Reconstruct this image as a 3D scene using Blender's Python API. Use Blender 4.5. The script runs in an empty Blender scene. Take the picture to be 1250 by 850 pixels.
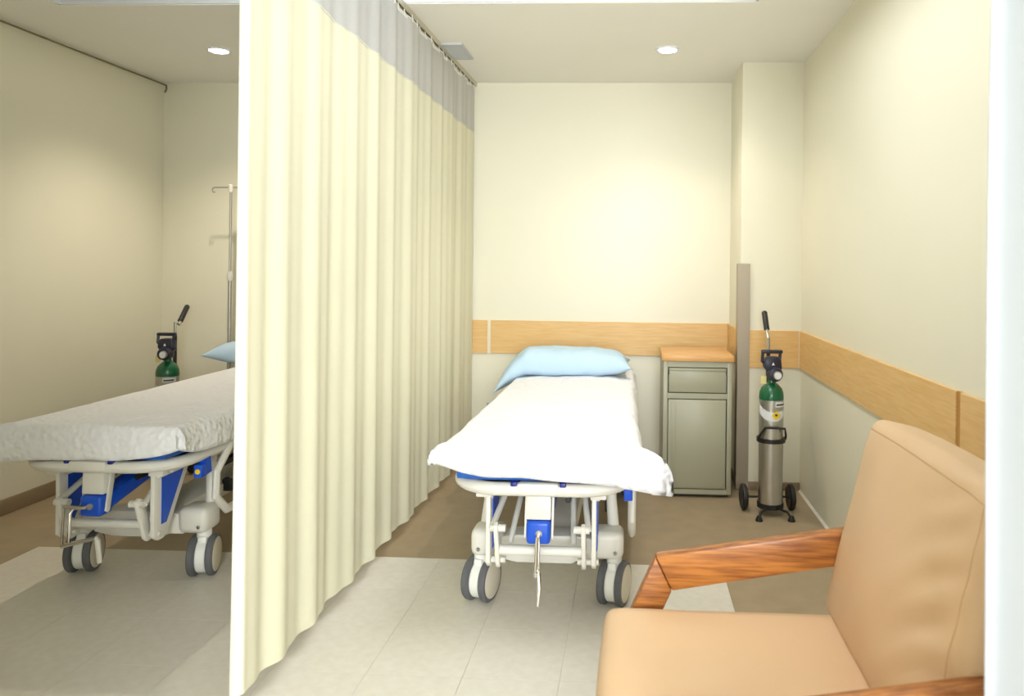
import bpy, bmesh, math, random
from mathutils import Vector, Matrix, noise
random.seed(7)
PI = math.pi
sc = bpy.context.scene
col = sc.collection

# ------------------------------------------------------------------ camera
YAW, ROLL, H_CAM = 0.047, 0.0113, 1.35
cam_d = bpy.data.cameras.new('camera')
cam = bpy.data.objects.new('camera', cam_d); col.objects.link(cam)
cam_d.sensor_fit = 'HORIZONTAL'; cam_d.sensor_width = 36.0
cam_d.lens = 900.0 / 1250.0 * 36.0
cam_d.shift_x = -(730.18 - 625.0) / 1250.0
cam_d.shift_y = -(425.0 - 325.68) / 1250.0
cam_d.clip_start = 0.05
r = Vector((math.cos(YAW), math.sin(YAW), 0)); f = Vector((-math.sin(YAW), math.cos(YAW), 0)); u = Vector((0, 0, 1))
r2 = r * math.cos(ROLL) + u * math.sin(ROLL); u2 = -r * math.sin(ROLL) + u * math.cos(ROLL)
cam.matrix_world = Matrix(((r2.x, u2.x, -f.x, 0), (r2.y, u2.y, -f.y, 0), (r2.z, u2.z, -f.z, H_CAM), (0, 0, 0, 1)))
cam_d.dof.use_dof = True; cam_d.dof.focus_distance = 3.4; cam_d.dof.aperture_fstop = 4.0
sc.camera = cam

# ------------------------------------------------------------------ light
sc.view_settings.view_transform = 'Standard'; sc.view_settings.look = 'None'
sc.view_settings.gamma = 1.0; sc.view_settings.use_curve_mapping = False
sc.view_settings.exposure = 0.45
w = bpy.data.worlds.new('world'); sc.world = w; w.use_nodes = True
w.node_tree.nodes['Background'].inputs[0].default_value = (0.9, 0.95, 1, 1)
w.node_tree.nodes['Background'].inputs[1].default_value = 0.0
FILL_PANEL_W = 10.5        # unseen fill panel added over the foot of the right bed
DOWN_W = 25.0         # right downlight (the left one is stronger)
FILL_PANEL_C = (0.95, 0.98, 1.0)
WIN = (-0.30, 0.95, 0.85, 2.35, -2.40)   # window behind the camera: x0, x1, z0, z1, wall y
DAY_W, DAY_C = 125.0, (0.90, 0.955, 1.0)
dl = bpy.data.lights.new('window_daylight', 'AREA'); dl.shape = 'RECTANGLE'; dl.size = WIN[1] - WIN[0] - .1; dl.size_y = WIN[3] - WIN[2] - .1
dl.energy = DAY_W; dl.color = DAY_C
do_ = bpy.data.objects.new('window_daylight', dl); col.objects.link(do_)
do_.location = ((WIN[0] + WIN[1]) / 2, WIN[4] + .03, (WIN[2] + WIN[3]) / 2); do_.rotation_euler = (math.radians(90), 0, 0)
DOWN_C = (1.0, 0.88, 0.73)

# ------------------------------------------------------------------ helpers
def lin(c):
    return tuple(((v / 255.0) / 12.92 if v / 255.0 <= 0.04045 else ((v / 255.0 + 0.055) / 1.055) ** 2.4) for v in c) + (1.0,)

def mat(name, rgb, rough=0.5, metal=0.0, var=0.0, vscale=6.0, bump=0.0, bscale=60.0, stretch=None, rgb2=None,
        spec=0.5, transl=0.0, coat=0.0, rnd=0.0, alpha=1.0, sheen=0.0):
    m = bpy.data.materials.new(name); m.use_nodes = True
    nt = m.node_tree; b = nt.nodes['Principled BSDF']
    b.inputs['Roughness'].default_value = rough; b.inputs['Metallic'].default_value = metal
    b.inputs['Specular IOR Level'].default_value = spec
    b.inputs['Coat Weight'].default_value = coat
    b.inputs['Sheen Weight'].default_value = sheen
    tc = nt.nodes.new('ShaderNodeTexCoord'); mp = nt.nodes.new('ShaderNodeMapping')
    nt.links.new(tc.outputs['Object'], mp.inputs[0])
    if stretch: mp.inputs['Scale'].default_value = stretch
    c1 = lin(rgb)
    c2 = lin(rgb2) if rgb2 else tuple(v * (1 - var) for v in c1[:3]) + (1,)
    n = nt.nodes.new('ShaderNodeTexNoise'); n.inputs['Scale'].default_value = vscale; n.inputs['Detail'].default_value = 5
    nt.links.new(mp.outputs[0], n.inputs['Vector'])
    rp = nt.nodes.new('ShaderNodeValToRGB'); rp.color_ramp.elements[0].position = 0.35; rp.color_ramp.elements[1].position = 0.65
    rp.color_ramp.elements[0].color = c2; rp.color_ramp.elements[1].color = c1
    nt.links.new(n.outputs['Fac'], rp.inputs[0])
    out = rp.outputs[0]
    if rnd:
        oi = nt.nodes.new('ShaderNodeObjectInfo'); hs = nt.nodes.new('ShaderNodeHueSaturation')
        mr = nt.nodes.new('ShaderNodeMapRange'); mr.inputs[3].default_value = 1 - rnd; mr.inputs[4].default_value = 1 + rnd
        nt.links.new(oi.outputs['Random'], mr.inputs[0]); nt.links.new(mr.outputs[0], hs.inputs['Value'])
        nt.links.new(out, hs.inputs['Color']); out = hs.outputs[0]
    nt.links.new(out, b.inputs['Base Color'])
    if bump:
        n2 = nt.nodes.new('ShaderNodeTexNoise'); n2.inputs['Scale'].default_value = bscale; n2.inputs['Detail'].default_value = 3
        nt.links.new(mp.outputs[0], n2.inputs['Vector'])
        bp = nt.nodes.new('ShaderNodeBump'); bp.inputs['Strength'].default_value = bump; bp.inputs['Distance'].default_value = 0.01
        nt.links.new(n2.outputs['Fac'], bp.inputs['Height']); nt.links.new(bp.outputs[0], b.inputs['Normal'])
    if transl or alpha < 1:
        o = nt.nodes['Material Output']; last = b.outputs[0]
        if transl:
            t = nt.nodes.new('ShaderNodeBsdfTranslucent'); nt.links.new(out, t.inputs[0])
            mx = nt.nodes.new('ShaderNodeMixShader'); mx.inputs[0].default_value = transl
            nt.links.new(last, mx.inputs[1]); nt.links.new(t.outputs[0], mx.inputs[2]); last = mx.outputs[0]
        if alpha < 1:
            t = nt.nodes.new('ShaderNodeBsdfTransparent')
            mx = nt.nodes.new('ShaderNodeMixShader'); mx.inputs[0].default_value = alpha
            nt.links.new(t.outputs[0], mx.inputs[1]); nt.links.new(last, mx.inputs[2]); last = mx.outputs[0]
        nt.links.new(last, o.inputs[0])
    return m

def emis(name, rgb, s):
    m = bpy.data.materials.new(name); m.use_nodes = True; b = m.node_tree.nodes['Principled BSDF']
    b.inputs['Base Color'].default_value = (0.9, 0.9, 0.9, 1)
    b.inputs['Emission Color'].default_value = tuple(rgb) + (1,); b.inputs['Emission Strength'].default_value = s
    return m

class MB:
    """collects shapes, builds ONE mesh object"""
    def __init__(self): self.v = []; self.f = []
    def add(self, vs, fs):
        o = len(self.v); self.v += [tuple(p) for p in vs]; self.f += [tuple(i + o for i in q) for q in fs]; return self
    def box(self, a, b, bevel=0.0, seg=2, M=None):
        bm = bmesh.new(); bmesh.ops.create_cube(bm, size=1.0)
        c = [(a[i] + b[i]) / 2 for i in range(3)]; d = [abs(b[i] - a[i]) for i in range(3)]
        for q in bm.verts: q.co = Vector((c[0] + q.co.x * d[0], c[1] + q.co.y * d[1], c[2] + q.co.z * d[2]))
        if bevel: bmesh.ops.bevel(bm, geom=bm.edges[:], offset=min(bevel, min(d) * 0.49), segments=seg, profile=0.5, affect='EDGES')
        return self._bm(bm, M)
    def _bm(self, bm, M=None):
        bm.verts.index_update()
        vs = [(M @ q.co) if M else q.co.copy() for q in bm.verts]; fs = [[q.index for q in p.verts] for p in bm.faces]
        bm.free(); return self.add(vs, fs)
    def prism(self, pts, axis, a, b, bevel=0.0):
        """polygon pts in the two other axes, extruded from a to b along axis"""
        bm = bmesh.new()
        def mk(p, h):
            if axis == 'x': return (h, p[0], p[1])
            if axis == 'y': return (p[0], h, p[1])
            return (p[0], p[1], h)
        v0 = [bm.verts.new(mk(p, a)) for p in pts]; v1 = [bm.verts.new(mk(p, b)) for p in pts]
        n = len(pts); bm.faces.new(v0); bm.faces.new(v1[::-1])
        for i in range(n): bm.faces.new((v0[i], v1[i], v1[(i + 1) % n], v0[(i + 1) % n]))
        bmesh.ops.recalc_face_normals(bm, faces=bm.faces[:])
        if bevel: bmesh.ops.bevel(bm, geom=bm.edges[:], offset=bevel, segments=2, profile=0.5, affect='EDGES')
        return self._bm(bm)
    def tube(self, path, rad, seg=10, closed=False, rad2=None, caps=True):
        """round (or oval rad x rad2-vertical) tube along a path"""
        P = [Vector(p) for p in path]; n = len(P); rings = []; up = Vector((0, 0, 1)); prev = None
        rads = rad if isinstance(rad, (list, tuple)) else [rad] * n
        for i in range(n):
            a = P[(i - 1) % n] if (closed or i > 0) else P[i]; b = P[(i + 1) % n] if (closed or i < n - 1) else P[i]
            t = (b - a).normalized()
            if prev is None:
                s = t.cross(up)
                if s.length < 0.05: s = t.cross(Vector((0, 1, 0)))
            else: s = prev - t * prev.dot(t)
            s.normalize(); prev = s; q = s.cross(t)
            rings.append([P[i] + s * math.cos(2 * PI * k / seg) * rads[i] + q * math.sin(2 * PI * k / seg) * (rad2 or rads[i]) for k in range(seg)])
        vs = [p for rg in rings for p in rg]; fs = []
        for i in range(n if closed else n - 1):
            j = (i + 1) % n
            for k in range(seg):
                k2 = (k + 1) % seg; fs.append((i * seg + k, i * seg + k2, j * seg + k2, j * seg + k))
        if caps and not closed:
            fs.append(tuple(range(seg))[::-1]); fs.append(tuple((n - 1) * seg + k for k in range(seg)))
        return self.add(vs, fs)
    def lathe(self, prof, origin=(0, 0, 0), axis='z', seg=24, M=None):
        """prof: (radius, height) list"""
        vs = []; fs = []; n = len(prof)
        for (rr, hh) in prof:
            for k in range(seg):
                a = 2 * PI * k / seg; x, y = rr * math.cos(a), rr * math.sin(a)
                p = {'z': (x, y, hh), 'x': (hh, x, y), 'y': (y, hh, x)}[axis]
                p = Vector((p[0] + origin[0], p[1] + origin[1], p[2] + origin[2])); vs.append((M @ p) if M else p)
        for i in range(n - 1):
            for k in range(seg):
                k2 = (k + 1) % seg; fs.append((i * seg + k, i * seg + k2, (i + 1) * seg + k2, (i + 1) * seg + k))
        if prof[0][0] > 1e-6: fs.append(tuple(range(seg))[::-1])
        if prof[-1][0] > 1e-6: fs.append(tuple((n - 1) * seg + k for k in range(seg)))
        return self.add(vs, fs)
    def grid(self, nu, nv, fn):
        vs = [fn(i / (nu - 1), j / (nv - 1)) for j in range(nv) for i in range(nu)]
        fs = [(j * nu + i, j * nu + i + 1, (j + 1) * nu + i + 1, (j + 1) * nu + i) for j in range(nv - 1) for i in range(nu - 1)]
        return self.add(vs, fs)
    def cushion(self, c, half, rad, n=(20, 20, 8), deform=None, rot=None):
        """rounded box made of a subdivided cube; deform(p, uvw) -> p in local coords"""
        idx = {}
        vs = []; fs = []
        def vid(i, j, k):
            key = (i, j, k)
            if key not in idx:
                uvw = (2 * i / n[0] - 1, 2 * j / n[1] - 1, 2 * k / n[2] - 1)
                p = Vector([uvw[a] * half[a] for a in range(3)])
                q = Vector([max(-(half[a] - rad), min(half[a] - rad, p[a])) for a in range(3)])
                d = p - q
                if d.length > 1e-9: p = q + d.normalized() * rad * min(1, max(abs(v) for v in d) / rad if rad else 1)
                if deform: p = deform(p, uvw)
                if rot: p = rot @ p
                idx[key] = len(vs); vs.append(p + Vector(c))
            return idx[key]
        for a in range(3):
            b, e = (a + 1) % 3, (a + 2) % 3
            for side in (0, n[a]):
                for i in range(n[b]):
                    for j in range(n[e]):
                        def key(x, y):
                            t = [0, 0, 0]; t[a] = side; t[b] = x; t[e] = y; return vid(*t)
                        q = [key(i, j), key(i + 1, j), key(i + 1, j + 1), key(i, j + 1)]
                        fs.append(q if side else q[::-1])
        return self.add(vs, fs)
    def build(self, name, m, parent=None, smooth=35, recalc=True):
        me = bpy.data.meshes.new(name); me.from_pydata(self.v, [], self.f)
        if recalc:
            bm = bmesh.new(); bm.from_mesh(me); bmesh.ops.recalc_face_normals(bm, faces=bm.faces[:]); bm.to_mesh(me); bm.free()
        if smooth:
            me.polygons.foreach_set('use_smooth', [True] * len(me.polygons))
            me.set_sharp_from_angle(angle=math.radians(smooth))
        me.materials.append(m); me.update()
        o = bpy.data.objects.new(name, me); col.objects.link(o)
        if parent: o.parent = parent
        return o

def tag(o, label=None, cat=None, group=None, kind=None):
    if label: o['label'] = label
    if cat: o['category'] = cat
    if group: o['group'] = group
    if kind: o['kind'] = kind
    return o
def thing(name, loc, rz, label, cat, group=None):
    o = bpy.data.objects.new(name, None); col.objects.link(o); o.location = loc; o.rotation_euler = (0, 0, rz)
    o.empty_display_size = 0.1
    return tag(o, label, cat, group)
def struct(o): o['kind'] = 'structure'; return o
def copy_part(o, parent, loc=None):
    c = o.copy(); col.objects.link(c); c.parent = parent
    if loc is not None: c.location = loc
    return c
def smooth(t): t = max(0, min(1, t)); return t * t * (3 - 2 * t)

# ------------------------------------------------------------------ materials
def wall_material():
    m = mat('wall_paint', (237, 233, 213), 0.42, var=0.02, vscale=1.5, bump=0.02, bscale=90)
    return m
M_wall = wall_material()
M_ceil = mat('ceiling_paint', (248, 246, 240), 0.7, var=0.015, vscale=2)
M_coffer = mat('coffer_white', (240, 243, 250), 0.6)
M_brown = mat('brown_vinyl', (168, 149, 120), 0.42, var=0.10, vscale=9, bump=0.03, bscale=120)
M_sub = mat('tile_joint', (214, 208, 195), 0.8)
M_tile = mat('light_vinyl_tile', (225, 220, 208), 0.38, rgb2=(219, 213, 200), vscale=26, bump=0.02, bscale=200, rnd=0.005)
M_base = mat('baseboard_vinyl', (150, 130, 104), 0.5, var=0.08)
M_caulk = mat('white_sealant', (232, 228, 214), 0.5)
M_oak = mat('oak_laminate', (232, 193, 132), 0.42, rgb2=(224, 180, 114), vscale=5, stretch=(1.5, 1.5, 22))
M_oakedge = mat('oak_edge', (196, 142, 72), 0.5, var=0.1)
M_top = mat('maple_top', (226, 175, 110), 0.38, rgb2=(216, 160, 94), vscale=5, stretch=(1.5, 10, 10))
M_seamw = mat('panel_joint', (238, 230, 206), 0.5)
M_curt = mat('curtain_cream', (238, 235, 209), 0.85, var=0.02, vscale=4, bump=0.15, bscale=500, transl=0.18, spec=0.1)
M_mesh = mat('curtain_mesh', (226, 226, 226), 0.85, var=0.04, vscale=120, transl=0.3, alpha=0.80, spec=0.1)
M_hem = mat('white_trim_lit_edge', (248, 247, 240), 0.8, transl=0.25, spec=0.1)  # white tape and hooks, also the painted brightness of the free edge
M_curtw = mat('curtain_white', (188, 192, 196), 0.85, var=0.015, vscale=5, transl=0.2, spec=0.1)
M_alu = mat('track_aluminium', (206, 200, 182), 0.4, metal=0.6)
M_rail = mat('dull_rail', (124, 116, 92), 0.5)
M_dark = mat('dark_gap', (62, 60, 54), 0.6)
M_frame = mat('stretcher_plastic', (229, 226, 217), 0.35, var=0.02, spec=0.5)
M_frame2 = mat('stretcher_painted_steel', (220, 217, 207), 0.38, var=0.03)
M_tyre = mat('grey_rubber', (98, 99, 103), 0.55, var=0.08)
M_cap = mat('caster_cap', (216, 208, 190), 0.45)
M_cast = mat('caster_body', (238, 238, 232), 0.4)
M_blue = mat('blue_plastic', (22, 84, 206), 0.35, var=0.05)
M_blued = mat('dark_blue_plastic', (28, 34, 128), 0.4)
M_chrome = mat('chrome', (214, 210, 204), 0.12, metal=1.0)
M_steel = mat('steel_bolt', (178, 175, 168), 0.34, metal=0.75)
M_black = mat('black_plastic', (26, 26, 28), 0.45)
M_yel = mat('yellow_sticker', (244, 206, 32), 0.5)
M_tag = mat('tag_paper', (232, 218, 150), 0.7)
M_matt = mat('blue_mattress_vinyl', (34, 92, 178), 0.4, var=0.06)
M_pill = mat('pale_blue_cotton', (192, 217, 237), 0.8, var=0.03, vscale=8, bump=0.12, bscale=18, spec=0.15)
M_guard = mat('corner_guard_metal', (172, 160, 142), 0.42, metal=0.35, var=0.06, vscale=3)
M_cab = mat('cabinet_enamel', (171, 169, 145), 0.4, var=0.02)
M_cabin = mat('cabinet_gap', (58, 56, 48), 0.7)
M_cyl = mat('brushed_aluminium', (196, 194, 188), 0.3, metal=0.95, var=0.06, vscale=30, stretch=(1, 1, 12))
M_green = mat('oxygen_green', (4, 96, 58), 0.3, coat=0.3)
M_lab = mat('label_white', (232, 234, 236), 0.5)
M_ink = mat('label_ink', (70, 72, 84), 0.6)
M_reg = mat('regulator_navy', (44, 44, 62), 0.35, var=0.1)
M_leather = mat('tan_leather', (219, 184, 144), 0.46, var=0.04, vscale=3, bump=0.08, bscale=260, spec=0.4)
M_seam = mat('leather_seam', (198, 160, 118), 0.6)
M_wood = mat('oiled_teak', (184, 118, 54), 0.42, rgb2=(128, 72, 30), vscale=3, stretch=(2.5, 34, 38), coat=0.05)
M_vent = mat('vent_grey', (196, 200, 202), 0.5)
M_outlet = mat('outlet_grey', (178, 180, 190), 0.5)

def quilt_material():
    m = bpy.data.materials.new('white_quilt'); m.use_nodes = True; nt = m.node_tree; b = nt.nodes['Principled BSDF']
    b.inputs['Base Color'].default_value = lin((238, 238, 240)); b.inputs['Roughness'].default_value = 0.9
    b.inputs['Specular IOR Level'].default_value = 0.1
    tc = nt.nodes.new('ShaderNodeTexCoord')
    v = nt.nodes.new('ShaderNodeTexVoronoi'); v.inputs['Scale'].default_value = 46; v.feature = 'SMOOTH_F1'
    nt.links.new(tc.outputs['Object'], v.inputs['Vector'])
    n = nt.nodes.new('ShaderNodeTexNoise'); n.inputs['Scale'].default_value = 14; nt.links.new(tc.outputs['Object'], n.inputs['Vector'])
    mt = nt.nodes.new('ShaderNodeMath'); mt.operation = 'SUBTRACT'
    nt.links.new(n.outputs['Fac'], mt.inputs[0]); nt.links.new(v.outputs['Distance'], mt.inputs[1])
    bp = nt.nodes.new('ShaderNodeBump'); bp.inputs['Strength'].default_value = 0.7; bp.inputs['Distance'].default_value = 0.010
    nt.links.new(mt.outputs[0], bp.inputs['Height']); nt.links.new(bp.outputs[0], b.inputs['Normal'])
    return m
M_quilt = quilt_material()

# ------------------------------------------------------------------ room shell
XL, XR, YB, YC, XC, ZC, YF = -3.313, 1.028, 5.044, 4.541, 0.6585, 2.609, WIN[4]
TS = 0.32; TX0, TX1, TY1 = -0.223 - 8 * TS, -0.223 + 2 * TS, 3.3506
floor_o = struct(MB().box((XL - .1, YF - .1, -0.1), (TX0 - .0006, YB + .1, 0)).box((TX1 + .0006, YF - .1, -0.1), (XR + .1, YB + .1, 0))
       .box((TX0 - .0006, TY1 + .0006, -0.1), (TX1 + .0006, YB + .1, 0)).build('floor', M_brown, smooth=0))
MB().box((TX0, YF - .1, -0.1), (TX1, TY1, -0.004)).build('tile_bed', M_sub, floor_o, smooth=0)
tile = None; g = 0.0004
for j in range(18):
    for i in range(10):
        p = (TX0 + (i + .5) * TS, TY1 - (j + .5) * TS, 0)
        if tile is None:
            tile = MB().box((-TS / 2 + g, -TS / 2 + g, -.004), (TS / 2 - g, TS / 2 - g, 0), bevel=.0004, seg=1).build('floor_tile', M_tile, floor_o, smooth=0); tile.location = p
        else: copy_part(tile, floor_o, p)
wall_b = struct(MB().box((XL - .1, YB, 0), (XR + .1, YB + .1, ZC + .3)).build('wall_back', M_wall, smooth=0))
wall_l = struct(MB().box((XL - .1, YF, 0), (XL, YB, ZC + .3)).build('wall_left', M_wall, smooth=0))
wall_r = struct(MB().box((XR, YF, 0), (XR + .1, YB, ZC + .3)).build('wall_right', M_wall, smooth=0))
wall_f = struct(MB().box((XL - .1, YF - .1, 0), (XR + .1, YF, WIN[2])).box((XL - .1, YF - .1, WIN[3]), (XR + .1, YF, ZC + .3)).box((XL - .1, YF - .1, WIN[2]), (WIN[0], YF, WIN[3])).box((WIN[1], YF - .1, WIN[2]), (XR + .1, YF, WIN[3])).build('wall_front', M_wall, smooth=0))
win = struct(MB().box((WIN[0], YF - .06, WIN[2]), (WIN[0] + .04, YF, WIN[3])).box((WIN[1] - .04, YF - .06, WIN[2]), (WIN[1], YF, WIN[3])).box((WIN[0] + .04, YF - .06, WIN[2]), (WIN[1] - .04, YF, WIN[2] + .04))
    .box((WIN[0] + .04, YF - .06, WIN[3] - .04), (WIN[1] - .04, YF, WIN[3])).build('window_1', M_coffer, smooth=0))
MB().box((WIN[0] + .04, YF - .05, WIN[2] + .04), (WIN[1] - .04, YF - .045, WIN[3] - .04)).build('pane', emis('daylit_frosted_glass', DAY_C, 2.0), win, smooth=0)
struct(MB().box((XL, .55, 0), (-0.97, .65, ZC + .22)).build('added_shade_partition', M_wall, smooth=0))  # unseen partition, added to keep window light off the left bay
wall_c = struct(MB().box((XC, YC, 0), (XR, YB, ZC)).build('wall_column', M_wall, smooth=0))
CX0, CX1, CY0, CY1 = -2.845, 0.577, 0.10, 3.512
ceil_o = struct(MB().box((XL, CY1, ZC), (XR, YB, ZC + .3)).box((XL, YF, ZC), (XR, CY0, ZC + .3))
       .box((XL, CY0, ZC), (CX0, CY1, ZC + .3)).box((CX1, CY0, ZC), (XR, CY1, ZC + .3)).build('ceiling', M_ceil, smooth=0))
MB().box((CX0, CY0, ZC + .22), (CX1, CY1, ZC + .3)).box((CX0, CY1 - .012, ZC + .004), (CX1, CY1, ZC + .22)).box((CX0, CY0, ZC + .004), (CX0 + .012, CY1, ZC + .22)) \
    .box((CX1 - .012, CY0, ZC + .004), (CX1, CY1, ZC + .22)).box((CX0, CY0, ZC + .004), (CX1, CY0 + .012, ZC + .22)).build('coffer_lining', M_coffer, ceil_o, smooth=0)
# baseboards
struct(MB().box((XL, YF, 0), (XL + .012, YB, .085), bevel=.004).build('baseboard_left', M_base))
struct(MB().box((XL + .012, YB - .012, 0), (XC, YB, .07), bevel=.004).build('baseboard_back', M_base))
struct(MB().box((XC - .012, YC - .012, 0), (XC, YB - .012, .05), bevel=.004).box((XC, YC - .012, 0), (XR, YC, .05), bevel=.004).build('baseboard_column', M_base))
struct(MB().prism([(XR - .012, 0), (XR, 0), (XR, .012)], 'y', YF, YC - .012).build('trim_1', M_caulk))
# oak bumper boards, one object for each board
ZB0, ZB1, BT = 0.7455, 0.9733, 0.012
def board(a, b, parent): return MB().box(a, b, bevel=.002, seg=1).build('bumper_board', M_oak, parent)
board((-1.13, YB - BT, ZB0), (-0.995, YB, ZB1), wall_b); board((-0.972, YB - BT, ZB0), (XC - BT, YB, ZB1), wall_b)
MB().box((-0.995, YB - .006, ZB0), (-0.972, YB, ZB1)).build('joint_strip', M_seamw, wall_b, smooth=0)
board((XC - BT, YC - BT, ZB0), (XC, YB - .001, ZB1), wall_c); board((XC + .001, YC - BT, ZB0), (XR - BT - .004, YC, ZB1), wall_c)
MB().box((XR - BT - .004, YC - BT, ZB0), (XR - BT, YC, ZB1)).build('joint_strip', M_seamw, wall_c, smooth=0)
board((XR - BT, 2.362, ZB0), (XR, YC, ZB1), wall_r); board((XR - BT, 0.9, ZB0), (XR, 2.332, ZB1), wall_r)
MB().box((XR - .007, 2.332, ZB0), (XR, 2.362, ZB1)).build('joint_strip', M_oakedge, wall_r, smooth=0)
# corner guard on the column edge
tag(MB().prism([(XC - .017, YC + .06), (XC - .017, YC - .017), (XC + .056, YC - .017), (XC + .056, YC - .0125), (XC - .0125, YC - .0125), (XC - .0125, YC + .06)], 'z', .004, 1.378)
    .build('corner_guard', M_guard), 'tall grey metal corner guard on the column edge beside the bedside cabinet', 'corner guard')

# ------------------------------------------------------------------ ceiling fixtures
def downlight(x, y, label, W):
    t = thing('downlight', (x, y, ZC), 0, label, 'ceiling light', 'round recessed downlights')
    MB().lathe([(.052, -.004), (.054, -.008), (.066, -.008), (.070, -.003), (.070, .001)], seg=32).build('trim_ring', M_coffer, t)
    MB().lathe([(0, -.0055), (.053, -.0055), (.053, -.002)], seg=32).build('lens', emis('downlight_glow', (1, .95, .85), 30.0), t)
    l = bpy.data.lights.new('downlight_lamp', 'SPOT'); l.energy = W; l.color = DOWN_C; l.spot_size = math.radians(125); l.spot_blend = 0.9; l.shadow_soft_size = 0.022
    o = bpy.data.objects.new('downlight_lamp', l); col.objects.link(o); o.parent = t; o.location = (0, 0, -.04)
downlight(0.186, 4.265, 'round glowing downlight in the ceiling above the right bed', DOWN_W)
downlight(-2.466, 4.259, 'round glowing downlight in the ceiling left of the dividing curtain', DOWN_W * 1.7)
def added_panel_light(x, y, sx, sy, W, label):  # added fill light in a panel housing, out of view
    t = thing('added_light_panel', (x, y, ZC + .22), 0, label, 'ceiling light')
    MB().box((-sx / 2 - .02, -sy / 2 - .02, -.03), (sx / 2 + .02, sy / 2 + .02, 0), bevel=.004).build('frame', M_coffer, t)
    MB().box((-sx / 2, -sy / 2, -.034), (sx / 2, sy / 2, -.030)).build('diffuser', emis('added_panel_glow', FILL_PANEL_C, 3.0), t)
    l = bpy.data.lights.new('added_fill_lamp', 'AREA'); l.shape = 'RECTANGLE'; l.size = sx; l.size_y = sy; l.energy = W; l.color = FILL_PANEL_C
    o = bpy.data.objects.new('added_fill_lamp', l); col.objects.link(o); o.parent = t; o.location = (0, 0, -.04)
added_panel_light(0.05, 2.55, 0.6, 1.2, FILL_PANEL_W, 'added white fill panel, out of view in the raised ceiling over the right bed')
t = thing('ceiling_vent', (-1.13, 4.28, ZC), 0, 'small grey square ceiling vent beside the curtain track', 'vent')
MB().box((-.15, -.15, -.012), (.15, -.13, 0)).box((-.15, .13, -.012), (.15, .15, 0)).box((-.15, -.13, -.012), (-.13, .13, 0)).box((.13, -.13, -.012), (.15, .13, 0)).build('frame', M_vent, t, smooth=0)
MB().box((-.13, -.13, -.002), (.13, .13, 0)).build('backing', M_vent, t, smooth=0)
sl = None
for i in range(9):
    if sl is None:
        sl = MB().prism([(-.012, -.003), (.010, -.011), (.012, -.010), (-.010, -.002)], 'x', -.13, .13).build('slat', M_vent, t, smooth=0); sl.location = (0, -.112, 0)
    else: copy_part(sl, t, (0, -.112 + i * .028, 0))

# ------------------------------------------------------------------ curtains
def curtain(name, label, n, path, zlo, zmid, zhi, m_low, hook_every, group=None, base=(0, 0, 0), hem=True):
    """path(s, zf) -> (x, y), s in 0..1 along the track, zf in 0..1 from hem to top"""
    root = thing(name, base, 0, label, 'curtain', group); bx_, by_ = base[0], base[1]
    def P(s, z):
        x, y = path(s, (z - zlo) / (zhi - zlo)); return (x - bx_, y - by_, z)
    MB().grid(n, 26, lambda s, t: P(s, zlo + (zmid - zlo) * t)).build('fabric', m_low, root, smooth=180, recalc=False)
    MB().grid(n, 6, lambda s, t: P(s, zmid - .012 + (zhi - zmid + .012) * t)).build('mesh_header', M_mesh, root, smooth=180, recalc=False)
    MB().grid(n, 2, lambda s, t: (P(s, zhi)[0], P(s, zhi)[1], zhi - .012 + .018 * t)).build('header_tape', M_hem, root, smooth=180, recalc=False)
    hk = None; k = int(1 / hook_every)
    for i in range(k + 1):
        x, y, z = P(min(.97, i * hook_every + .01), zhi)
        if hk is None:
            hk = MB().tube([(0, 0, -.012), (.004, 0, .0), (0, 0, .012), (0, 0, .024)], .0028, 6).build('hook', M_hem, root); hk.location = (x, y, z)
        else: copy_part(hk, root, (x, y, z))
    return root
def fold(d, zf):
    # irregular pleats: d in metres along the track
    a = 2 * PI * d
    w = math.sin(a / .26 + 0.9 * math.sin(a / .9)) + 0.35 * math.sin(a / .117 + 1.3) + 0.30 * math.sin(a / .61 + .4)
    return w * (0.0058 + 0.006 * (1 - zf))
CY_A, CY_B = 4.995, 2.115
def main_path(s, zf):
    L = CY_A - CY_B
    if s <= .955:
        q = s / .955; d = q * L; y = CY_A - d
        x = -1.098 - .022 * q + fold(d, zf)
        if q > .965: x += -.010 * smooth((q - .965) / .035)
        return x, y
    q = (s - .955) / .045   # the free edge turns round to face the room
    x0, y0 = main_path(.955, zf); a = q * 2.0
    return x0 - .014 * (1 - math.cos(a)) - .006 * q - .010 * (1 - zf) ** 3 * q, y0 - .020 * math.sin(a)
pc = curtain('privacy_curtain', 'long cream dividing curtain with grey mesh top hanging between the two beds', 420, main_path, .085, 2.262, 2.560, M_curt, .0285,
        base=(-1.12, 3.5, 0))
MB().grid(16, 30, lambda q, t: (lambda p: (p[0] + 1.12 + .0012, p[1] - 3.5 - .0022, .086 + 2.17 * t))(main_path(.960 + .040 * q, (2.17 * t) / 2.475))).build('lit_edge_hem', M_hem, pc, smooth=180, recalc=False)  # bright light on the curtain's free edge, put into a white hem strip
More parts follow.
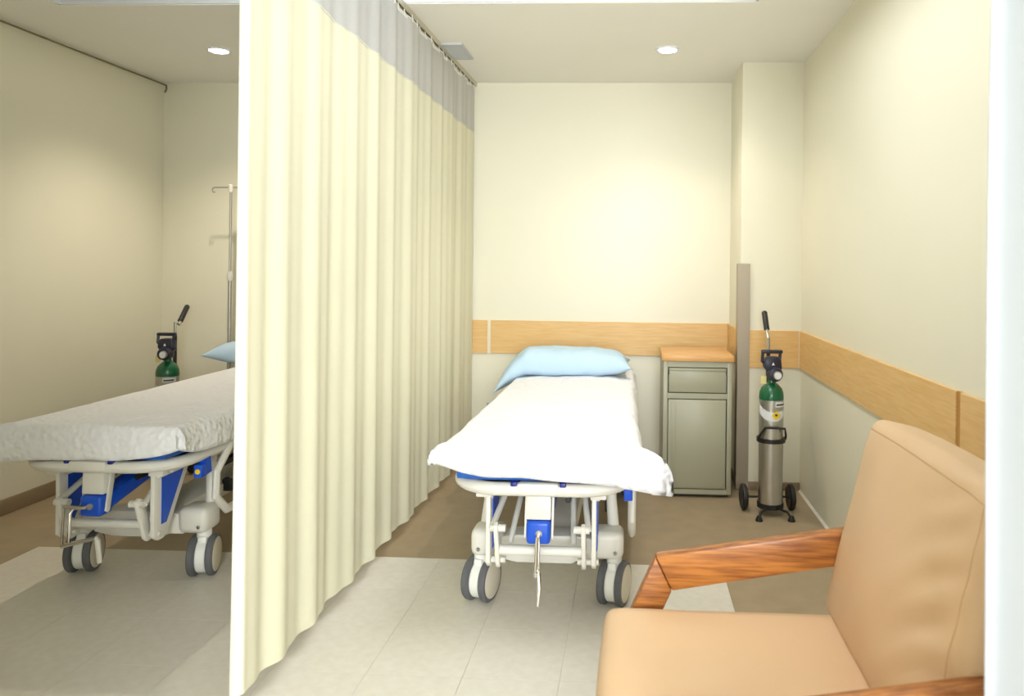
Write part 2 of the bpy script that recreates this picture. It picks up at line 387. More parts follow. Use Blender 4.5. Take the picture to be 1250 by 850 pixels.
def track_rail(name, a, b, label, m=M_alu):
    A, B = Vector(a), Vector(b); d = (B - A).normalized(); s = Vector((-d.y, d.x, 0)) * .011
    root = thing(name, A, 0, label, 'curtain track')
    def bar(o0, o1, z0, z1):
        p = [A + s * o0, A + s * o1, B + s * o1, B + s * o0]
        return MB().add([(q - A) + Vector((0, 0, z)) for z in (z0, z1) for q in p], [(0, 1, 2, 3), (7, 6, 5, 4), (0, 4, 5, 1), (1, 5, 6, 2), (2, 6, 7, 3), (3, 7, 4, 0)])
    bar(-1, 1, .006, .026).build('channel', m, root, smooth=0)
    bar(-1, -.45, -.002, .006).build('lip', m, root, smooth=0); bar(.45, 1, -.002, .006).build('lip', m, root, smooth=0)
    bar(-.45, .45, .003, .006).build('slot', M_dark, root, smooth=0)
    return root
track_rail('curtain_track', (-1.098, YB - .005, 2.583), (-1.156, 0.7, 2.583), 'pale metal ceiling track carrying the long cream dividing curtain')
tr = thing('curtain_track', (XL + .03, YB - .02, 2.588), 0, 'thin dark track along the left wall under the ceiling', 'curtain track')
MB().tube([(0, 0, 0), (0, -4.2, 0)], .0055, 8).build('rail', M_rail, tr)
MB().tube([(0, 0, .0), (0, 0, -.03), (-.012, 0, -.05)], .006, 8).build('end_stop', M_rail, tr)
# white curtain at the right edge, close to the camera
FY = 1.0
def fg_path(s, zf):
    d = s * .62
    edge = .009 * math.sin(zf * 3.3 - .2) + .004 * math.sin(zf * 9)
    x = .470 + edge * (1 - s) + d * .82
    y = FY + .028 * math.sin(2 * PI * d / .15 + .5) + .012 * math.sin(2 * PI * d / .083) + .01 * (1 - zf) * math.sin(d * 20)
    return x, y
curtain('white_curtain', 'white curtain hanging close by at the right edge, in front of the armchair', 130, fg_path, .085, 2.262, 2.560, M_curtw, .12, base=(.7, FY, 0))
track_rail('curtain_track', (.44, FY, 2.583), (XR, FY, 2.583), 'short ceiling track carrying the white curtain in front of the armchair')

# ------------------------------------------------------------------ stretchers
def loop_path(hw, y0, y1, r0, r1, z, n=10):
    pts = []
    for cx_, cy_, rr, a0 in ((hw - r1, y1 - r1, r1, 0), (-hw + r1, y1 - r1, r1, 90), (-hw + r0, y0 + r0, r0, 180), (hw - r0, y0 + r0, r0, 270)):
        for k in range(n + 1):
            a = math.radians(a0 + 90 * k / n); pts.append((cx_ + rr * math.cos(a), cy_ + rr * math.sin(a), z))
    return pts
def caster(root, x, y, ang):
    Mz = Matrix.Translation((x, y, 0)) @ Matrix.Rotation(ang, 4, 'Z')
    c = MB().lathe([(0, -.021), (.070, -.021), (.074, -.016), (.074, .016), (.070, .021), (0, .021)], (0, 0, .087), 'x', 28) \
        .box((-.020, -.040, .10), (.020, .040, .176), bevel=.012).lathe([(.030, .165), (.030, .20)], seg=20).build('caster', M_cast, root)
    c.matrix_local = Mz
    for s in (-1, 1):
        MB().lathe([(.066, s * .020), (.080, s * .022), (.0865, s * .028), (.0865, s * .044), (.082, s * .050), (.070, s * .051)], (0, 0, .0867), 'x', 36).build('tyre', M_tyre, c)
        MB().lathe([(.0715, s * .040), (.0715, s * .0515), (.066, s * .054), (.02, s * .056), (0, s * .056)], (0, 0, .0867), 'x', 32).build('hub_cap', M_cap, c)
    return c
DECK_F, DECK_B, HW = -.345, 1.79, .338
def stretcher(loc, label, caster_ang, crank):
    root = thing('stretcher', loc, 0, label, 'hospital bed', 'wheeled patient stretchers')
    # chassis: moulded front and rear cross members joined by a central cover
    m = MB()
    for y in (0, 1.42):
        m.box((-.305, y - .055, .190), (-.175, y + .075, .300), bevel=.028, seg=3).box((.175, y - .055, .190), (.305, y + .075, .300), bevel=.028, seg=3)
        m.prism([(-.20, .185), (-.12, .168), (.10, .168), (.13, .185), (.20, .185), (.20, .268), (.12, .280), (-.12, .280), (-.20, .268)], 'y', y - .040, y + .065, .008)
    m.box((-.10, .05, .19), (.10, 1.40, .262), bevel=.02)
    base = m.build('base_frame', M_frame, root)
    for s in (-1, 1):
        o = MB().lathe([(0, -.004), (.006, -.004), (.009, 0)], (s * .272, -.0545, .222), 'y', 14).build('screw', M_steel, base)
        MB().box((s * .272 - .0012, -.061, .217), (s * .272 + .0012, -.0575, .227)).build('screw', M_dark, base, smooth=0)
    for s in (-1, 1):
        for y in (0, 1.42): caster(root, s * .268, y, caster_ang)
    # lift columns
    for s in (-1, 1):
        for y in (.06, 1.40):
            MB().tube([(s * .262, y, .285), (s * .252, y + .015, .40), (s * .250, y + .02, .515)], [.024, .021, .021], 12).build('lift_column', M_frame, root)
    # deck: loop rail, platform, cross members
    d = MB().tube(loop_path(HW - .028, DECK_F + .028, DECK_B - .02,   .17, .10, .546), .030, 12, closed=True, rad2=.024).build('deck_frame', M_frame, root)
    MB().box((-.075, DECK_F - .004, .534), (.075, DECK_F + .05, .573), bevel=.010).build('front_plate', M_frame, d)
    for s in (-1, 1): MB().box((s * .088 - .012, DECK_F + .006, .556), (s * .088 + .012, DECK_F + .045, .576), bevel=.005).build('notch_clip', M_blued, d)
    MB().box((-.270, DECK_F + .15, .522), (.270, DECK_B - .09, .540), bevel=.004).build('deck_panel', M_black, root)
    m = MB()
    for s in (-1, 1): m.box((s * .20 - .018, DECK_F + .12, .478), (s * .20 + .018, DECK_B - .1, .522), bevel=.006)
    m.box((-.235, -.17, .486), (.235, -.12, .522), bevel=.006).box((-.235, 1.45, .486), (.235, 1.5, .522), bevel=.006)
    m.build('under_frame', M_frame2, root)
    MB().box((-.215, .25, .40), (-.17, 1.5, .425), bevel=.006).box((.17, .25, .40), (.215, 1.5, .425), bevel=.006).build('gas_spring', M_black, root)
    # hanging side brackets with blue inset, link arms, cross bar
    for s in (-1, 1):
        x0, x1 = sorted((s * .188, s * .205))
        b = MB().prism([(-.195, .488), (.045, .488), (-.105, .232), (-.13, .214), (-.165, .214), (-.195, .236)], 'x', x0, x1, .003).build('side_bracket', M_frame, root)
        MB().prism([(-.150, .468), (-.005, .468), (-.118, .275), (-.150, .275)], 'x', x0 - .003, x1 + .003).build('inset_panel', M_blue, b)
        MB().box((s * .212 - .03, -.20, .482), (s * .212 + .03, -.16, .516), bevel=.004).build('bracket_foot', M_frame, b)
        x0, x1 = sorted((s * .152, s * .168))
        l = MB().prism([(-.245, .392), (-.225, .402), (-.205, .392), (-.140, .236), (-.150, .216), (-.175, .214), (-.192, .230)], 'x', x0, x1, .003).build('link_arm', M_frame, root)
        MB().lathe([(0, s * .125), (.014, s * .125), (.014, s * .182), (0, s * .182)], (0, -.222, .378), 'x', 14).build('pivot', M_frame2, l)
        MB().lathe([(0, s * .135), (.012, s * .135), (.012, s * .214), (0, s * .214)], (0, -.160, .238), 'x', 14).build('pivot', M_frame2, l)
        MB().tube([(s * .178, -.215, .375), (s * .150, -.03, .47)], .012, 8).build('brace', M_frame2, root)
        MB().tube([(s * .120, -.16, .30), (s * .100, .05, .46)], .011, 8).build('brace', M_frame2, root)
    MB().tube([(-.16, -.185, .285), (.16, -.185, .285)], .018, 14).build('cross_bar', M_frame, root)
    # centre hanger with blue tilt gear and chrome crank
    h = MB().prism([(-.258, .520), (-.205, .520), (-.215, .425), (-.262, .425)], 'x', -.044, .044, .003).build('hanger', M_frame, root)
    for s in (-1, 1):
        x0, x1 = sorted((s * .045, s * .053))
        MB().prism([(-.232, .50), (-.205, .50), (-.234, .358), (-.244, .350), (-.258, .360)], 'x', x0, x1, .002).build('hanger_cheek', M_frame, h)
    g_ = MB().box((-.043, -.276, .340), (.043, -.205, .422), bevel=.012, seg=3).prism([(-.225, .350), (-.225, .412), (.33, .520), (.33, .470)], 'x', -.038, .038, .008).build('tilt_gear', M_blue, root)
    MB().lathe([(0, -.284), (.012, -.284), (.012, -.272)], (.004, 0, .382), 'y', 14).build('crank_hub', M_steel, g_)
    if crank == 'down':
        cr = MB().box((-.006, -.292, .245), (.010, -.284, .385), bevel=.003).tube([(.0, -.294, .375), (-.004, -.302, .245)], .006, 8) \
            .lathe([(0, -.012), (.010, -.008), (.010, .008), (0, .012)], (-.002, -.300, .244), 'z', 10).build('crank_handle', M_chrome, root)
        MB().tube([(.006, -.300, .252), (.010, -.304, .20), (.006, -.306, .135)], [.008, .009, .006], 10).build('grip', M_chrome, cr)
    else:
        cr = MB().tube([(-.004, -.288, .382), (-.052, -.292, .378), (-.062, -.298, .36), (-.064, -.300, .236)], .0065, 8).tube([(-.088, -.296, .382), (-.090, -.302, .24)], .005, 8) \
            .box((-.094, -.300, .376), (.0, -.286, .390), bevel=.004).prism([(-.092, .226), (.045, .262), (.045, .274), (-.092, .242)], 'y', -.31, -.288, .003).build('crank_handle', M_chrome, root)
        MB().tube([(.043, -.300, .268), (.052, -.302, .262), (.063, -.303, .175)], [.009, .010, .009], 10).build('grip', M_frame2, cr)
    for ch in list(root.children):
        if ch.name.split('.')[0] in ('side_bracket', 'link_arm', 'brace', 'cross_bar', 'hanger', 'tilt_gear', 'crank_handle'): ch.location = (0, -.05, .010)
    MB().lathe([(.012, -.19), (.012, -.12), (0, -.12)], (.095, 0, .47), 'y', 14).lathe([(0, -.186), (.010, -.186)], (.095, 0, .47), 'y', 14).build('socket', M_black, root)
    # folded side rails, release levers
    for s in (-1, 1):
        pts = [(s * .322, .10, .550), (s * .334, .07, .535), (s * .336, -.03, .455), (s * .336, -.035, .35), (s * .336, .05, .270), (s * .336, .16, .262), (s * .336, .95, .262), (s * .336, 1.05, .285), (s * .336, 1.12, .36), (s * .336, 1.11, .46), (s * .322, 1.04, .550)]
        if s < 0: pts = [(x, y + .45, .55 - (.55 - z) * .45) for x, y, z in pts]
        rl = MB().tube(pts, .016, 10, rad2=.020).build('side_rail', M_frame, root)
        MB().tube([(s * .336, .44, .48), (s * .336, 1.09, .48)], .010, 8).build('rail_bar', M_frame2, rl)
        if s < 0: continue
        lv = MB().box((s * .318 - .014, -.145, .458), (s * .318 + .020, -.105, .512), bevel=.004).prism([(-.105, .462), (-.115, .527), (-.075, .535), (-.065, .467)], 'x', s * .318 - .010, s * .318 + .018).build('release_lever', M_blue, root)
        if crank != 'down': MB().lathe([(0, -.147), (.011, -.147), (.011, -.145)], (s * .318 + .004, 0, .485), 'y', 12).build('sticker', M_yel, lv)
        MB().lathe([(0, -.012), (.016, -.010), (.018, 0), (.016, .010), (0, .012)], (s * .24, .22, .34), 'y', 14).box((s * .24 - .02, .225, .29), (s * .24 + .02, .25, .345), bevel=.004).build('brake_knob', M_black if s > 0 else M_frame2, root)
    MB().tube([(-.30, DECK_B - .03, .54), (-.30, DECK_B + .02, .62), (-.25, DECK_B + .03, .66), (.25, DECK_B + .03, .66), (.30, DECK_B + .02, .62), (.30, DECK_B - .03, .54)], .014, 10).build('push_handle', M_frame, root)
    return root
BR = (-.329, 2.955, 0); BL = (-2.105, 3.105, 0)
stretcher(BR, 'white wheeled stretcher under the white quilt in the right bay, beside the cabinet', math.radians(-15), 'down')
stretcher(BL, 'white wheeled stretcher half hidden behind the cream curtain in the left bay', math.radians(15), 'side')

# mattress, quilt, pillow
MZ0, MZ1 = .574, .680
def mattress(loc, label):
    o = MB().cushion((0, 0, 0), (.302, 1.03, (MZ1 - MZ0) / 2), .016, (12, 24, 6)).build('mattress', M_matt)
    o.location = (loc[0], loc[1] + .705, (MZ0 + MZ1) / 2); return tag(o, label, 'mattress', 'blue stretcher mattresses')
mattress(BR, 'blue mattress showing as a thin strip under the quilt in the right bay')
mattress(BL, 'blue mattress under the quilt on the left stretcher, mostly hidden')
def quilt(loc, label, seed, yend, hem_z, tipL, tipR):
    """cloth over the mattress: flat top grid plus a skirt curving from its edge to an explicit hem.
    tip = (out sideways, out at the foot, hem height, reach along the edges) of each foot corner"""
    zt = MZ1 + .030; hwid = .312; y0 = -.300; nx, ny, nk = 64, 150, 14
    def nz(x, y): return noise.noise(Vector((x * 5, y * 5, seed))) * .007 + noise.noise(Vector((x * 17, y * 17, seed + 9))) * .0035
    V = []; F = []
    for j in range(ny):
        for i in range(nx):
            x = (i / (nx - 1) * 2 - 1) * hwid; y = y0 + (yend - y0) * j / (ny - 1)
            e = min(1 - abs(x) / hwid, (y - y0) / .3, 1)
            V.append(Vector((x, y, zt + .012 * smooth(e * 2) + nz(x, y) * smooth(.3 + e * 4))))
    for j in range(ny - 1):
        for i in range(nx - 1): q = j * nx + i; F.append((q, q + 1, q + nx + 1, q + nx))
    per = [j * nx for j in range(ny - 1, 0, -1)] + [i for i in range(nx)] + [j * nx + nx - 1 for j in range(1, ny)]
    rows = [per]
    ctrl = []
    for n_, q in enumerate(per):
        p = V[q]; onleft = n_ < ny - 1; onright = n_ >= ny - 1 + nx
        sg = -1 if p.x < 0 else 1; T = tipL if sg < 0 else tipR
        dside = p.y - y0; dfoot = hwid - abs(p.x)
        w = math.exp(-(max(0.0, dside + dfoot) / T[3]) ** 1.6)                 # 1 at the corner, fading along both edges
        wob = noise.noise(Vector((p.x * 7, p.y * 7, seed + 3))) * .012
        if onleft or onright: ho = Vector((sg * (.046 + .010 * smooth(1 - dside) + wob), 0, 0))
        else: ho = Vector((0, -(.046 + wob), 0))
        hz = hem_z + .010 * noise.noise(Vector((p.x * 6, p.y * 6, seed + 5)))
        H = Vector((p.x, p.y, hz)) + ho
        Ht = Vector((sg * (hwid + T[0]), y0 - T[1], T[2]))
        H = H * (1 - w) + (Vector((p.x, p.y, 0)) * .35 + Vector((Ht.x, Ht.y, 0)) * .65 + Vector((0, 0, T[2])) if w < .999 else Ht) * w
        out = Vector((H.x - p.x, H.y - p.y, 0)); C = p + out * (1.05 + .10 * w) + Vector((0, 0, .002))
        ctrl.append((p, C, H))
    for k in range(1, nk + 1):
        t = k / nk; row = []
        for (p, C, H) in ctrl:
            q = p * (1 - t) ** 2 + C * 2 * t * (1 - t) + H * t * t
            q = q + Vector((1 if q.x > 0 else -1, -.5, 0)) * (nz(q.x * 1.3 + q.z, q.y * 1.3) * smooth(t * 2))
            row.append(len(V)); V.append(q)
        rows.append(row)
    for k in range(nk):
        for n_ in range(len(per) - 1): F.append((rows[k][n_], rows[k + 1][n_], rows[k + 1][n_ + 1], rows[k][n_ + 1]))
    m = MB(); m.add(V, F); o = m.build('quilt', M_quilt, smooth=180); o.location = loc
    sd = o.modifiers.new('thickness', 'SOLIDIFY'); sd.thickness = .020; sd.offset = -1
    return tag(o, label, 'quilt', 'white textured quilts')
quilt(BR, 'white textured quilt with flared corners spread over the right stretcher', 3, 1.66, .589, (.085, .050, .632, .085), (.165, .060, .545, .16))
quilt(BL, 'white textured quilt on the left stretcher, pointed corner hanging over the frame', 11, 1.66, .578, (.13, .060, .560, .20), (.085, .050, .622, .09))
def pillow(loc, rz, hx, hy, T, label, droop):
    def P(u_, v_, s):
        x, y = u_ * 2 - 1, v_ * 2 - 1
        e = max(0, (1 - x ** 4)) ** .62 * max(0, (1 - y ** 4)) ** .62
        pin = 1 - .07 * (1 - abs(y) ** 2) * abs(x) ** 6; pin2 = 1 - .10 * (1 - abs(x) ** 2) * abs(y) ** 6
        X, Y = x * hx * pin, y * hy * pin2
        z = T * (.62 if s > 0 else -.38) * e + .006 * noise.noise(Vector((X * 7, Y * 7, s))) * e ** .5
        z += .010 * noise.noise(Vector((X * 14, Y * 14, 4 + s))) * e ** .5
        dx = max(0, -X - droop[0]); z -= droop[1] * (dx / .2) ** 1.4; X += dx * .12
        return (X, Y, z)
    m = MB(); n = 44
    m.grid(n, n, lambda a, b: P(a, b, 1)); m.grid(n, n, lambda a, b: P(a, b, -1))
    me_o = m.build('pillow', M_pill, smooth=180)
    bm = bmesh.new(); bm.from_mesh(me_o.data); bmesh.ops.remove_doubles(bm, verts=bm.verts[:], dist=1e-5)
    bmesh.ops.recalc_face_normals(bm, faces=bm.faces[:]); bm.to_mesh(me_o.data); bm.free()
    me_o.location = loc; me_o.rotation_euler = (0, 0, rz); return tag(me_o, label, 'pillow', 'pale blue pillows')
pillow((-.41, 4.36, .772), math.radians(2), .41, .21, .155, 'pale blue pillow drooping over the bed edge in front of the oak boards', (.20, .14))
pillow((-2.20, 4.58, .775), math.radians(-3), .43, .21, .15, 'pale blue pillow on the left bed, its tip showing left of the curtain edge', (.9, 0))

# ------------------------------------------------------------------ bedside cabinet
cx0, cx1, cy0, cy1, cz = .186, .588, 4.352, 4.80, .800
t = thing('bedside_cabinet', ((cx0 + cx1) / 2, cy0, 0), 0, 'grey-green metal bedside cabinet with an oak top, right of the bed', 'cabinet')
hw = (cx1 - cx0) / 2; dp = cy1 - cy0
body = MB().box((-hw, .012, .02), (-hw + .012, dp, cz)).box((hw - .012, .012, .02), (hw, dp, cz)).box((-hw, dp - .012, .02), (hw, dp, cz)).box((-hw, .012, cz - .012), (hw, dp, cz)) \
    .box((-hw, 0, .02), (-hw + .028, .02, cz), bevel=.003).box((hw - .028, 0, .02), (hw, .02, cz), bevel=.003).box((-hw + .026, .001, cz - .035), (hw - .026, .02, cz)) \
    .box((-hw + .026, .001, .580), (hw - .026, .02, .612)).box((-hw + .026, .001, .02), (hw - .026, .02, .048)).build('body', M_cab, t)
MB().box((-hw + .015, .03, 0), (hw - .015, dp - .02, .03)).build('plinth', M_cabin, t)
MB().box((-hw + .012, .022, .03), (hw - .012, .03, cz - .02)).build('interior', M_cabin, t)
dr = MB().box((-hw + .033, -.001, .617), (hw - .033, .02, .760), bevel=.003).build('drawer', M_cab, t)
MB().box((-hw + .034, -.006, .744), (hw - .034, .0, .758), bevel=.002).build('pull_lip', M_cab, dr)
MB().box((-hw + .031, -.002, .756), (-hw + .035, .001, .72)).box((hw - .035, -.002, .756), (hw - .031, .001, .72)).build('shadow_gap', M_cabin, dr, smooth=0)
do = MB().box((-hw + .033, -.001, .053), (hw - .033, .02, .575), bevel=.003).build('door', M_cab, t)
MB().box((-hw + .074, -.005, .062), (hw - .036, .0, .566), bevel=.003).build('door_panel', M_cab, do)
MB().box((-hw + .031, -.0035, .07), (-hw + .044, 0, .566), bevel=.002).build('pull_strip', M_cab, do)
MB().box((-hw - .008, -.014, cz), (hw + .010, dp, cz + .036), bevel=.005).build('cabinet_top', M_top, t)

# ------------------------------------------------------------------ oxygen cylinders on hand trolleys
def arc_patch(z0, z1, a0, a1, rr, off=.0012, n=14, zf=None):
    m = MB()
    def P(u_, v_):
        a = math.radians(a0 + (a1 - a0) * u_); lo, hi = (z0, z1) if zf is None else zf(u_)
        return ((rr + off) * math.sin(a), -(rr + off) * math.cos(a), lo + (hi - lo) * v_)
    return m.grid(n, 6, P)
def oxygen(loc, rz, label, clabel, bend, hz):
    """front (gauge side) faces local -y"""
    cart = thing('cylinder_trolley', loc, rz, clabel, 'trolley', 'black cylinder trolleys')
    R = .066
    MB().lathe([(0, .040), (R + .006, .040), (R + .006, .066), (R + .001, .066), (R + .001, .050), (0, .050)], seg=28).build('base_cup', M_black, cart)
    for s in (-1, 1):
        lg = MB().tube([(s * .035, -.055, .045), (s * .070, -.095, .040), (s * .085, -.115, .018)], .007, 8).build('front_leg', M_black, cart)
        MB().lathe([(.020, 0), (.020, .006), (.010, .028), (0, .030)], (s * .087, -.118, 0), 'z', 14).build('foot', M_black, lg)
        wx = s * .132
        wh = MB().lathe([(.044, -.012), (.060, -.016), (.070, -.010), (.072, 0), (.070, .010), (.060, .016), (.044, .012)], (wx, .07, .0722), 'x', 28).build('wheel', M_black, cart)
        MB().lathe([(0, -.014), (.012, -.014), (.014, -.006), (.046, -.004), (.046, .004), (.014, .006), (.012, .014), (0, .014)], (wx, .07, .0722), 'x', 20).build('wheel_disc', M_black, wh)
    MB().tube([(-.132, .07, .072), (.132, .07, .072)], .006, 8).build('axle', M_black, cart)
    MB().tube([(0, .05, .046), (0, .071, .060), (0, .082, .10), (0, .082, .88)], .011, 10).build('upright', M_black, cart)
    hp = MB().tube([(0, .082, .86), (0, .082, .96), (bend[0] * .3, .082 + bend[1] * .3, hz - .11), (bend[0], .082 + bend[1], hz)], .0095, 10).build('handle_tube', M_chrome if False else M_steel, cart)
    MB().tube([(bend[0] * .42, .082 + bend[1] * .42, hz - .09), (bend[0], .082 + bend[1], hz), (bend[0] * 1.04, .082 + bend[1] * 1.04, hz + .006)], [.0165, .0165, .012], 12).build('grip', M_black, hp)
    MB().lathe([(R + .002, .400), (R + .012, .400), (R + .012, .422), (R + .002, .422)], seg=28).tube([(0, .06, .41), (0, .08, .41)], .01, 8).build('strap_ring', M_black, cart)
    MB().tube([(-.074, -.02, .415), (-.070, -.04, .44), (-.052, -.080, .490), (.056, -.080, .486), (.072, -.04, .44), (.074, -.02, .415)], .0065, 8).build('bail_handle', M_black, cart)
    cyl = thing('oxygen_cylinder', (0, 0, 0), 0, label, 'gas cylinder', 'green-topped oxygen cylinders')
    cyl.location = loc; cyl.rotation_euler = (0, 0, rz)
    MB().lathe([(0, .052), (R - .006, .052), (R, .058), (R, .640)], seg=40).build('cylinder_body', M_cyl, cyl)
    MB().lathe([(R + .0006, .632), (R + .0006, .650), (R * .97, .672), (R * .84, .694), (R * .58, .712), (.024, .722), (.021, .735), (.021, .748), (0, .748)], seg=40).build('shoulder', M_green, cyl)
    lb = arc_patch(0, 0, -85, 78, R, zf=lambda q: (.520 + .045 * (2 * q - 1) ** 2, .570 + .045 * (2 * q - 1) ** 2 * (1 if q < .5 else .55))).build('label', M_lab, cyl, recalc=False)
    dia = MB().grid(9, 9, lambda a, b: (lambda p, q: ((R + .0024) * math.sin(p / R), -(R + .0024) * math.cos(p / R), .553 + q))((a - b) * .026 + .012, (a + b - 1) * .026)).build('hazard_diamond', M_yel, lb, recalc=False)
    arc_patch(.550, .562, 4, 16, R, .0034, 5).build('hazard_mark', M_ink, lb, recalc=False)
    tl = arc_patch(.598, .626, 5, 72, R, .0016).build('label', M_lab, cyl, recalc=False)
    arc_patch(.606, .615, 10, 60, R, .0026, 8).build('print', M_ink, tl, recalc=False)
    # valve, regulator, gauge and yoke handle
    rg = MB().box((-.030, -.045, .742), (.032, .030, .812), bevel=.018, seg=3).lathe([(0, -.075), (.036, -.070), (.040, -.058), (.040, -.03), (0, -.03)], (.008, 0, .775), 'y', 20) \
        .prism([(-.045, .850), (-.048, .812), (-.020, .775), (.02, .77), (.050, .80), (.046, .850), (.030, .868), (-.030, .868)], 'y', -.035, .02, .008).build('regulator', M_reg, cyl)
    ga = MB().lathe([(0, -.084), (.022, -.084), (.024, -.080), (.024, -.068), (0, -.068)], (.014, 0, .772), 'y', 20).build('gauge', M_steel, rg)
    MB().lathe([(0, -.0855), (.019, -.0855), (.019, -.084)], (.014, 0, .772), 'y', 18).build('gauge_face', M_lab, ga)
    MB().prism([(-.008, .822), (.008, .822), (0, .838)], 'y', -.0375, -.035).build('sticker', M_lab, rg, smooth=0)
    MB().tube([(-.034, -.01, .82), (-.056, -.012, .842), (-.052, -.012, .892)], .009, 8).tube([(.040, -.01, .835), (.043, -.012, .892)], .009, 8) \
        .box((-.060, -.024, .884), (.056, .004, .904), bevel=.006).build('carry_handle', M_reg, cyl)
    tg = MB().box((-.064, -.022, .718), (-.034, -.020, .762)).build('tag', M_tag, cyl, smooth=0); tg['label'] = 'pale yellow paper tag'
    return cart
oxygen((.770, 4.100, 0), math.radians(3), 'silver oxygen cylinder with green shoulder standing in the right corner', 'black two-wheeled trolley holding the oxygen cylinder in the right corner', (0, .105), 1.095)
oxygen((-2.925, 4.52, 0), math.radians(4), 'silver oxygen cylinder with green shoulder behind the left bed', 'black two-wheeled trolley with tilted handle behind the left bed', (0, .14), 1.055)

# ------------------------------------------------------------------ IV stand
t = thing('iv_stand', (-2.685, 4.80, 0), 0, 'slim steel drip stand against the back wall behind the left bed', 'drip stand')
MB().lathe([(.030, .06), (.030, .10), (.016, .11), (0, .11)], seg=18).build('hub', M_steel, t)
for k in range(5):
    a = 2 * PI * k / 5 + .3; c_, s_ = math.cos(a), math.sin(a)
    lg = MB().tube([(c_ * .02, s_ * .02, .085), (c_ * .13, s_ * .13, .055)], .010, 8).build('leg', M_steel, t)
    MB().lathe([(0, -.008), (.018, -.008), (.02, 0), (.018, .008), (0, .008)], (c_ * .13, s_ * .13, .0202), 'x', 14).build('caster', M_black, lg)
MB().tube([(0, 0, .10), (0, 0, 1.26)], .0125, 12).build('lower_pole', M_steel, t)
MB().lathe([(.018, 1.23), (.020, 1.24), (.020, 1.27), (.014, 1.29), (.010, 1.29)], seg=14).build('collar', M_frame2, t)
MB().tube([(0, 0, 1.25), (0, 0, 1.84)], .0085, 12).build('upper_pole', M_steel, t)
MB().lathe([(.014, 1.82), (.015, 1.83), (.015, 1.865), (.010, 1.87), (0, 1.87)], seg=14).build('hook_hub', M_frame2, t)
for s in (-1, 1):
    MB().tube([(0, 0, 1.852), (s * .105, 0, 1.852), (s * .122, 0, 1.848), (s * .128, 0, 1.832), (s * .120, 0, 1.818), (s * .108, 0, 1.820)], .0045, 8).build('hook', M_steel, t)

# ------------------------------------------------------------------ wall outlet
t = thing('wall_outlet', (-.955, YB, .345), 0, 'small grey socket low on the back wall beside the curtain', 'outlet')
MB().box((-.04, -.012, -.06), (.04, 0, .06), bevel=.004).build('plate', M_outlet, t)
MB().lathe([(0, -.016), (.018, -.016), (.020, -.012)], (0, 0, 0), 'y', 16).build('socket', M_vent, t)

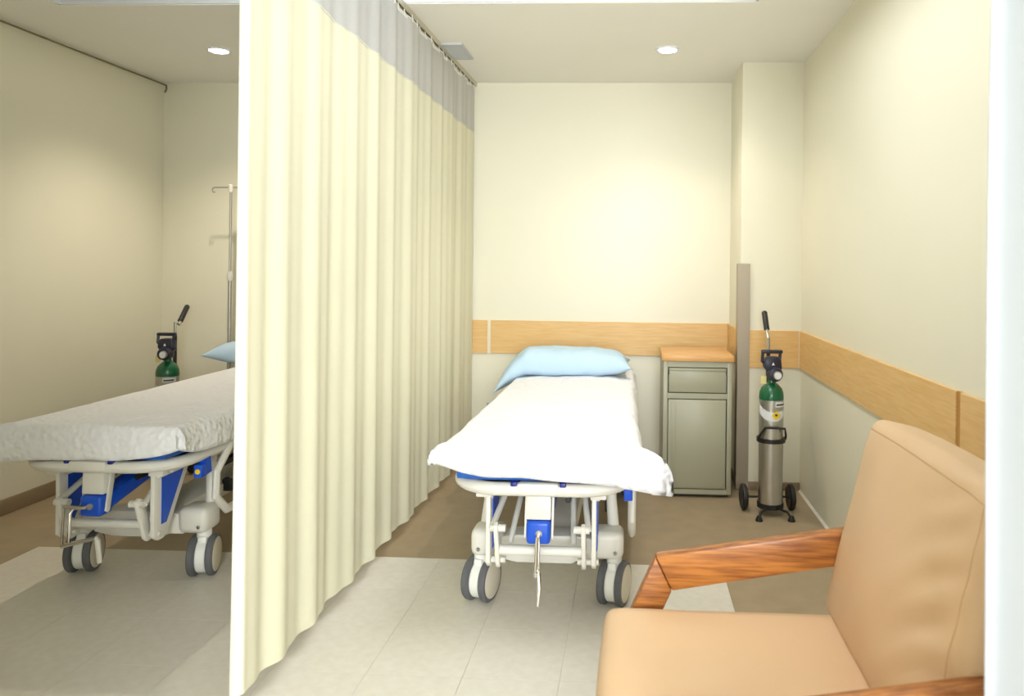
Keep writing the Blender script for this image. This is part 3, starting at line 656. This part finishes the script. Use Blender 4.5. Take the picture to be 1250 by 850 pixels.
# ------------------------------------------------------------------ armchair (faces -x)
t = thing('armchair', (.30, 1.62, 0), 0, 'tan leather armchair with wooden arms in the right foreground', 'armchair')
ox, oy = .30, 1.62
def L(x, y, z): return (x - ox, y - oy, z)
def seat_def(p, q):
    x, y, z = p
    z += (.014 * (1 - q[0] ** 2) * (1 - q[1] ** 2)) * (1 if q[2] > 0 else .2)
    z += .004 * noise.noise(Vector((x * 6, y * 6, 1)))
    x -= .006 * (1 - q[1] ** 2) if q[0] < 0 else 0
    return Vector((x, y, z))
MB().cushion(L(.25, 1.617, .384), (.313, .325, .078), .032, (28, 28, 10), seat_def).build('seat_cushion', M_leather, t)
rotb = Matrix.Rotation(math.radians(13), 3, 'Y')
def back_def(p, q):
    x, y, z = p
    e = (1 - q[1] ** 2) * (1 - abs(q[2]) ** 2.5)
    if q[0] < 0: x -= .038 * e
    y *= 1 + .035 * smooth((.35 - q[2]) / 1.0) - .03 * smooth((q[2] - .5) / .5)
    # creases fanning from the sides
    wr = .0045 * math.sin(y * 22 + z * 26 + 3 * noise.noise(Vector((y * 3, z * 3, 5)))) * (noise.noise(Vector((y * 4, z * 4, 2))) + .45)
    near = smooth((-.05 - y) / .25)
    wr += .006 * near * smooth((1 - abs(q[1])) / .3) * math.sin((z * 1.0 + y * .55) * 70 + 2 * noise.noise(Vector((y * 6, z * 6, 8))))
    if q[0] < -.5: x += wr * (1 - abs(q[2]) ** 6) * smooth((1 - abs(q[1])) / .15)
    z += .010 * (1 - q[1] ** 2) if q[2] > .6 else 0
    return Vector((x, y, z))
back_c = Vector(L(.638, 1.632, .690))
MB().cushion(back_c, (.068, .350, .268), .030, (12, 44, 40), back_def, rotb).build('back_cushion', M_leather, t)
# stitched seams on the back cushion (top front edge and near side)
def on_back(q0, q1, q2):
    p = Vector((q0 * .068, q1 * .350, q2 * .268)); p = back_def(p, (q0, q1, q2)); return rotb @ p + back_c
MB().tube([on_back(-1.0, -.93 + 1.86 * k / 30, .88) + Vector((.0005, 0, 0)) for k in range(31)], .0016, 6).build('seam', M_seam, t)
MB().tube([on_back(-1.0, -.90, -.9 + 1.8 * k / 30) + Vector((.0005, 0, 0)) for k in range(31)], .0016, 6).build('seam', M_seam, t)
# wooden side frames: sloping arm board with mitred front leg, rear leg
def side_frame(y0, y1):
    ya, yb = y0 - oy, y1 - oy
    a = MB().prism([(.070 - ox, .578), (.76 - ox, .692), (.76 - ox, .606), (.114 - ox, .488)], 'y', ya, yb, .006).build('armrest', M_wood, t)
    MB().prism([(.0695 - ox, .577), (.1135 - ox, .487), (.060 - ox, .37), (.045 - ox, .0), (-.005 - ox, .0), (-.004 - ox, .41)], 'y', ya + .0005, yb - .0005, .006).build('front_leg', M_wood, t)
    MB().prism([(.70 - ox, .64), (.76 - ox, .66), (.86 - ox, 0), (.81 - ox, 0)], 'y', ya + .001, yb - .001, .006).build('rear_leg', M_wood, t)
side_frame(1.968, 2.010); side_frame(1.243, 1.285)
MB().box(L(.02, 1.285, .24), L(.06, 1.968, .30), bevel=.005).build('front_rail', M_wood, t)
MB().box(L(.66, 1.285, .30), L(.70, 1.968, .36), bevel=.005).build('rear_rail', M_wood, t)
MB().box(L(.05, 1.30, .272), L(.68, 1.955, .298), bevel=.004).build('seat_base', M_wood, t)
